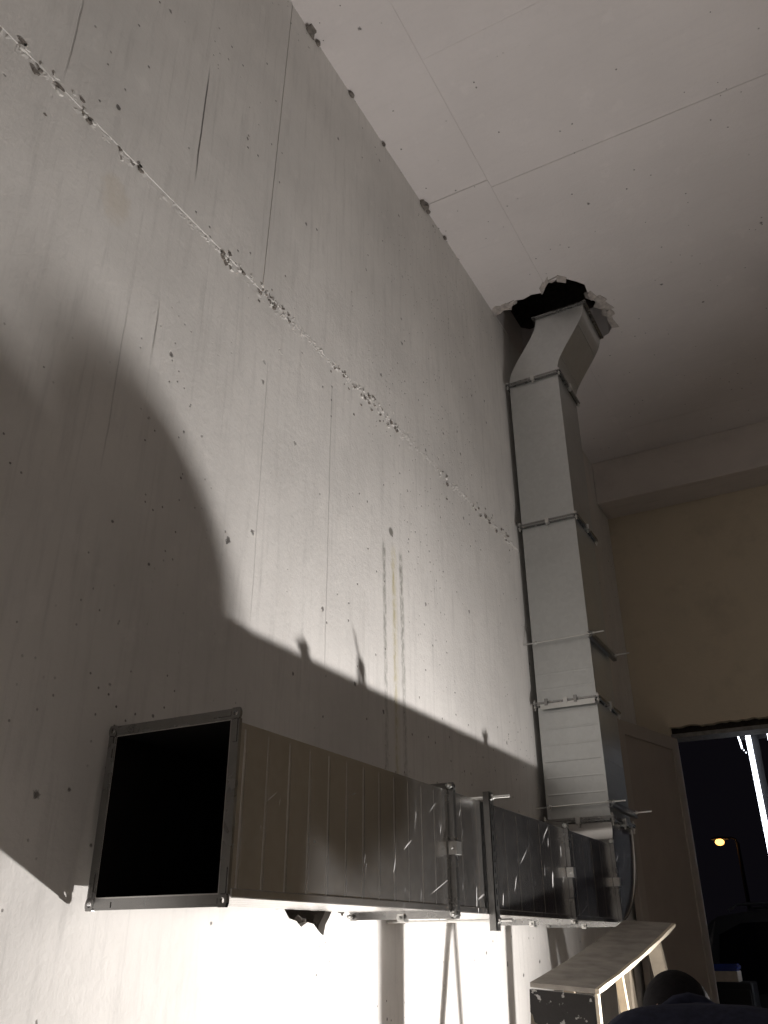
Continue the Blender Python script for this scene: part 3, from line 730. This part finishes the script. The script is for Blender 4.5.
# head (skull, jaw, nose, brows, ears) and hands are added and everything is fused into one surface
bmb = bmesh.new(); bmb.from_mesh(body.data)
HC = Vector(J['hd']); hf = Vector((-.10, .70, -.70)).normalized(); hr = Vector((1, .12, 0)).normalized(); hr = (hr-hf*hr.dot(hf)).normalized(); hu = hr.cross(hf)
def blob(bm, c, ru, rf, rr_, sub=3):
    m4 = Matrix(((hr.x*rr_, hf.x*rf, hu.x*ru, c.x), (hr.y*rr_, hf.y*rf, hu.y*ru, c.y), (hr.z*rr_, hf.z*rf, hu.z*ru, c.z), (0, 0, 0, 1)))
    bmesh.ops.create_icosphere(bm, subdivisions=sub, radius=1, matrix=m4)
blob(bmb, HC+hu*.03, .092, .098, .077); blob(bmb, HC+hf*.035-hu*.055, .062, .058, .055)
blob(bmb, HC+hf*.100-hu*.022, .022, .016, .011, 2); blob(bmb, HC+hf*.082+hu*.012, .012, .018, .05, 2); blob(bmb, HC+hf*.088-hu*.065, .010, .010, .024, 2)
for s in (-1, 1): blob(bmb, HC+hr*(.078*s)-hf*.005-hu*.01, .032, .019, .010, 2)
def hand(w, e, palm_side):
    w = Vector(w); d = (w-Vector(e)).normalized(); side = Vector(palm_side)-d*Vector(palm_side).dot(d); side.normalize(); nn = d.cross(side)
    pc = w+d*.05
    m4 = Matrix(((side.x*.042, d.x*.055, nn.x*.017, pc.x), (side.y*.042, d.y*.055, nn.y*.017, pc.y), (side.z*.042, d.z*.055, nn.z*.017, pc.z), (0, 0, 0, 1)))
    bmesh.ops.create_icosphere(bmb, subdivisions=3, radius=1, matrix=m4)
    for k, (off, ln) in enumerate(((-.029, .062), (-.0095, .074), (.0105, .080), (.030, .070))):
        b0 = w+d*.085+side*off; c1 = b0+d*ln*.45-Vector((0, 0, .006)); c2 = c1+d*ln*.30-Vector((0, 0, .018)); c3 = c2+d*ln*.16-Vector((0, 0, .018))
        a_tubepath(bmb, [b0-d*.02, b0, c1, c2, c3], [.009, .009, .0085, .008, .006], 8)
    t0 = w+d*.03+side*.036; a_tubepath(bmb, [t0-side*.02, t0, t0+d*.03+side*.018, t0+d*.055+side*.020-Vector((0, 0, .01))], [.012, .012, .0105, .008], 8)
hand(J['lw'], J['le'], (1, 0, 0)); hand(J['rw'], J['re'], (-1, 0, 0))
bmesh.ops.recalc_face_normals(bmb, faces=bmb.faces[:]); bmb.to_mesh(body.data); bmb.free()
rm = body.modifiers.new('r', 'REMESH'); rm.mode = 'VOXEL'; rm.voxel_size = .0065; rm.use_smooth_shade = True
sm_ = body.modifiers.new('sm', 'SMOOTH'); sm_.factor = .5; sm_.iterations = 2
eval_mesh(body); body.data.materials.clear(); body.data.materials.append(m_skin); attach(body, per)
for s in (-1, 1):
    bm = bmesh.new(); bmesh.ops.create_icosphere(bm, subdivisions=2, radius=.012, matrix=Matrix.Translation(HC+hf*.083+hr*(.031*s)-hu*.003)); new_obj('eye', bm, mat_plain('eye_white', (.7, .7, .68), .2, 0, .02, 10, 0) if s < 0 else bpy.data.materials['eye_white'], per, True)
def garment(name, keys, edges, rads, m, root=0):
    kk = {k: i for i, k in enumerate(keys)}
    o = skin_mesh(name, [J.get(k, k) if not isinstance(k, tuple) else k for k in keys], [(kk[a], kk[b]) for a, b in edges], rads, root)
    o.data.materials.clear(); o.data.materials.append(m); attach(o, per); return o
J['hem'] = (1.005, 2.00, .86); J['lc'] = tuple(Vector(J['le']).lerp(Vector(J['lw']), .93)); J['rc'] = tuple(Vector(J['re']).lerp(Vector(J['rw']), .93)); J['col'] = (.932, 2.325, 1.354)
jk = garment('jacket', ['hem', 'pel', 'sp', 'ch', 'nb', 'col', 'ls', 'le', 'lc', 'rs', 're', 'rc'],
        [('hem', 'pel'), ('pel', 'sp'), ('sp', 'ch'), ('ch', 'nb'), ('nb', 'col'), ('ch', 'ls'), ('ls', 'le'), ('le', 'lc'), ('ch', 'rs'), ('rs', 're'), ('re', 'rc')],
        [(.155, .14), (.155, .14), (.155, .14), (.155, .14),   .108, .085, .082, .062, .05, .080, .062, .05], m_jkt, 2)
bm = bmesh.new(); c = Vector(J['col']); dn = (Vector(J['hd'])-c).normalized(); u_ = dn.orthogonal().normalized(); v_ = dn.cross(u_)
a_tubepath(bm, [c+(u_*math.cos(2*math.pi*i/16)+v_*math.sin(2*math.pi*i/16))*.072-dn*.01 for i in range(17)], .022, 8); new_obj('collar', bm, m_jkt, jk, True)
J['lb'] = (.885, 1.985, .16); J['rb'] = (1.125, 2.005, .16)
garment('trousers', ['pel', 'lh', 'lk', 'lb', 'rh', 'rk', 'rb'], [('pel', 'lh'), ('lh', 'lk'), ('lk', 'lb'), ('pel', 'rh'), ('rh', 'rk'), ('rk', 'rb')], [.135, .105, .076, .068, .105, .076, .068], m_trs)
for a, t in (('la', 'lt'), ('ra', 'rto')):
    A = Vector(J[a]); T = Vector(J[t])
    J['b1'], J['b2'], J['b3'], J['b4'] = tuple(A+Vector((0, -.01, .09))), tuple(A+Vector((0, -.02, -.035))), tuple(A.lerp(T, .5)+Vector((0, 0, -.012))), tuple(T+Vector((0, .035, .012)))
    garment('boot', ['b1', 'b2', 'b3', 'b4'], [('b1', 'b2'), ('b2', 'b3'), ('b3', 'b4')], [.056, .05, .05, .046], m_boot)
# knitted cap over the skull
bm = bmesh.new(); blob(bm, HC+hu*.032-hf*.004, .100, .106, .085, 4)
kill = [v for v in bm.verts if (v.co-HC).dot(hu) < .012+.25*max(0, (v.co-HC).dot(hf))-.35*max(0, -(v.co-HC).dot(hf))]
bmesh.ops.delete(bm, geom=kill, context='VERTS')
new_obj('knit_cap', bm, m_hair, per, True)

# ------------------------------------------------------------------ outside the doorway
m_asph = mat_plain('night_asphalt', (.05, .05, .052), .85, 0, .3, 8, .4)
struct(boxo('ground', (-40, YB+.3, -.25), (40, 70, -.02), m_asph), 'dark asphalt outside the doorway')

# parked dark car, side on
m_car = mat_plain('dark_car_paint', (.05, .05, .052), .22, 0, .1, 3, 0, .6)
m_cgl = mat_plain('tinted_car_glass', (.006, .006, .008), .06, 0, .1, 3, 0, .7)
m_tyre = mat_plain('tyre_rubber', (.015, .015, .015), .9, 0, .2, 40, .3)
m_alloy = mat_plain('alloy_wheel', (.35, .35, .36), .35, .9, .1, 20, 0)
CX, CY = -.62, 10.0         # rear lower corner, near side of the car
car = tag(empty('parked_car', (CX+2.3, CY+.9, 0)), 'dark tall parked car in the street outside the doorway', 'car')
prof = [(0, .42), (.02, .95), (.10, 1.05), (.22, 1.62), (.36, 1.78), (.9, 1.855), (1.9, 1.86), (2.5, 1.80), (3.15, 1.20), (3.3, 1.12), (4.2, 1.02), (4.48, .86), (4.55, .45), (4.3, .32), (.2, .32)]
bm = bmesh.new()
inset = lambda z: .0 if z < 1.06 else .16*(z-1.06)/.8
a_hexa(bm, [(CX+x, CY+inset(z), z) for x, z in prof], [(CX+x, CY+1.84-inset(z), z) for x, z in prof]); bevel(bm, .03, 2)
new_obj('car_body', bm, m_car, car, False)
for q in ([(.34, 1.10), (.40, 1.62), (.62, 1.72), (1.12, 1.74), (1.12, 1.10)], [(1.18, 1.10), (1.18, 1.74), (2.0, 1.74), (2.02, 1.10)], [(2.08, 1.10), (2.07, 1.74), (2.42, 1.70), (2.98, 1.16), (2.96, 1.10)]):
    bm = bmesh.new(); a_hexa(bm, [(CX+x, CY+inset(z)-.006, z) for x, z in q], [(CX+x, CY+inset(z)+.01, z) for x, z in q]); new_obj('side_window', bm, m_cgl, car)
for wx in (.95, 3.65):
    for wy in (CY+.02, CY+1.60):
        bm = bmesh.new(); a_cyl(bm, (CX+wx, wy, .33), (CX+wx, wy+.22, .33), .35, 28); bevel(bm, .02, 2); wh = new_obj('wheel', bm, m_tyre, car)
        bm = bmesh.new(); a_cyl(bm, (CX+wx, wy-.012, .33), (CX+wx, wy+.05, .33), .22, 20); new_obj('rim', bm, m_alloy, wh)
for wy in (CY+.28, CY+1.5):
    bm = bmesh.new(); a_tubepath(bm, [(CX+.5, wy, 1.84), (CX+.6, wy, 1.90), (CX+1.9, wy, 1.905), (CX+2.1, wy, 1.85)], .016, 8); new_obj('roof_rail', bm, m_alloy, car)
bm = bmesh.new(); a_box(bm, (CX+2.62, CY-.16, 1.12), (CX+2.76, CY+.02, 1.24)); bevel(bm, .03, 2); new_obj('mirror', bm, m_car, car)
for hx in (1.25, 2.15):
    boxo('door_handle', (CX+hx, CY-.022, .98), (CX+hx+.16, CY+.0, 1.01), m_alloy, car, .006)
boxo('tail_lamp', (CX-.012, CY+.06, 1.02), (CX+.03, CY+.26, 1.32), mat_plain('red_lamp_plastic', (.18, .01, .01), .3), car, .01)

# street lamp
m_sod = mat_emit('sodium_lamp_glass', (1.0, .42, .10), 4.0)
m_pole = mat_plain('galvanised_pole', (.10, .10, .105), .7, .2, .1, 6, .05)
sl = tag(empty('street_lamp', (-2.42, 30, -.02)), 'street lamp glowing orange on a thin grey pole outside', 'street lamp')
bm = bmesh.new(); a_cyl(bm, (-2.42, 30, -.02), (-2.42, 30, 4.30), .07, 12, .05); new_obj('pole', bm, m_pole, sl)
bm = bmesh.new(); a_tubepath(bm, [(-2.42, 30, 4.25), (-2.46, 30, 4.40), (-2.58, 30, 4.46), (-2.75, 30, 4.45)], .03, 8); new_obj('arm', bm, m_pole, sl)
bm = bmesh.new(); bmesh.ops.create_uvsphere(bm, u_segments=16, v_segments=8, radius=1, matrix=Matrix.Translation((-2.93, 30, 4.42)) @ Matrix.Diagonal((.27, .15, .09, 1)))
bmesh.ops.delete(bm, geom=[v for v in bm.verts if v.co.z < 4.405], context='VERTS'); new_obj('lamp_head', bm, m_pole, sl, True)
bm = bmesh.new(); bmesh.ops.create_uvsphere(bm, u_segments=14, v_segments=8, radius=1, matrix=Matrix.Translation((-2.94, 29.98, 4.34)) @ Matrix.Diagonal((.14, .11, .10, 1))); new_obj('lamp_glass', bm, m_sod, sl, True)

# vertical white light tubes of a shop sign across the pavement
m_tube = mat_emit('white_light_tube', (.86, .90, 1.0), 3.5)
m_fix = mat_plain('sign_housing', (.008, .008, .010), .7, .0, .1, 10, 0)
sgn = tag(empty('light_tube_sign', (.66, 8.1, -.02)), 'tall vertical white light tube on dark post outside the doorway', 'light')
bm = bmesh.new(); a_box(bm, (.622, 8.08, -.02), (.69, 8.14, 3.45)); new_obj('post', bm, m_fix, sgn)
bm = bmesh.new(); a_cyl(bm, (.618, 8.03, .9), (.618, 8.03, 3.16), .021, 16); new_obj('tube', bm, m_tube, sgn, False)
for zc in (.88, 3.18): boxo('end_cap', (.575, 8.0, zc-.025), (.66, 8.08, zc+.025), m_fix, sgn, .004)
bm = bmesh.new(); a_tubepath(bm, [(.536, 8.03, 3.155), (.545, 8.03, 3.11), (.552, 8.03, 3.05), (.552, 8.03, 3.035)], .007, 8); tag(new_obj('bent_glint', bm, m_tube, sgn), 'small bent glowing piece standing for a white glint')  # glowing piece added for a glint of the tube
for q in ((.565, 3.02), (.578, 3.0)):
    bm = bmesh.new(); bmesh.ops.create_icosphere(bm, subdivisions=1, radius=.006, matrix=Matrix.Translation((q[0], 8.03, q[1]))); new_obj('indicator_dot', bm, m_tube, sgn)
bm = bmesh.new(); a_cyl(bm, (.790, 8.05, 3.02), (.790, 8.05, 3.16), .02, 12); new_obj('short_tube', bm, m_tube, sgn)
bm = bmesh.new(); a_box(bm, (.53, 8.085, 3.12), (.80, 8.12, 3.2)); new_obj('back_plate', bm, m_fix, sgn)

# meter cabinet on a post with a pale box and blue lid on it
m_bx = mat_plain('pale_grey_card', (.62, .55, .47), .8, 0, .1, 40, .1)
m_bl = mat_plain('glossy_blue_lid', (.035, .06, .28), .12, 0, .1, 10, 0, .8)
cb = tag(empty('meter_cabinet', (.11, 8.1, -.02)), 'dark street cabinet standing outside beside the doorway', 'cabinet')
bm = bmesh.new(); a_box(bm, (-.06, 8.0, .0), (.30, 8.3, 1.27)); bevel(bm, .01); new_obj('cabinet_body', bm, m_fix, cb)
boxo('plinth', (-.08, 7.98, -.02), (.32, 8.32, .06), m_asph, cb); boxo('cabinet_door', (-.04, 7.985, .1), (.28, 8.0, 1.22), m_fix, cb, .003)
pb = tag(empty('storage_box', (.11, 8.1, 1.27)), 'small pale box with glossy blue lid on street cabinet', 'box')
boxo('box_body', (.018, 8.01, 1.27), (.205, 8.2, 1.345), m_bx, pb, .004)
bm = bmesh.new(); a_box(bm, (.008, 8.0, 1.345), (.212, 8.21, 1.395)); bevel(bm, .012, 2); new_obj('lid', bm, m_bl, pb)
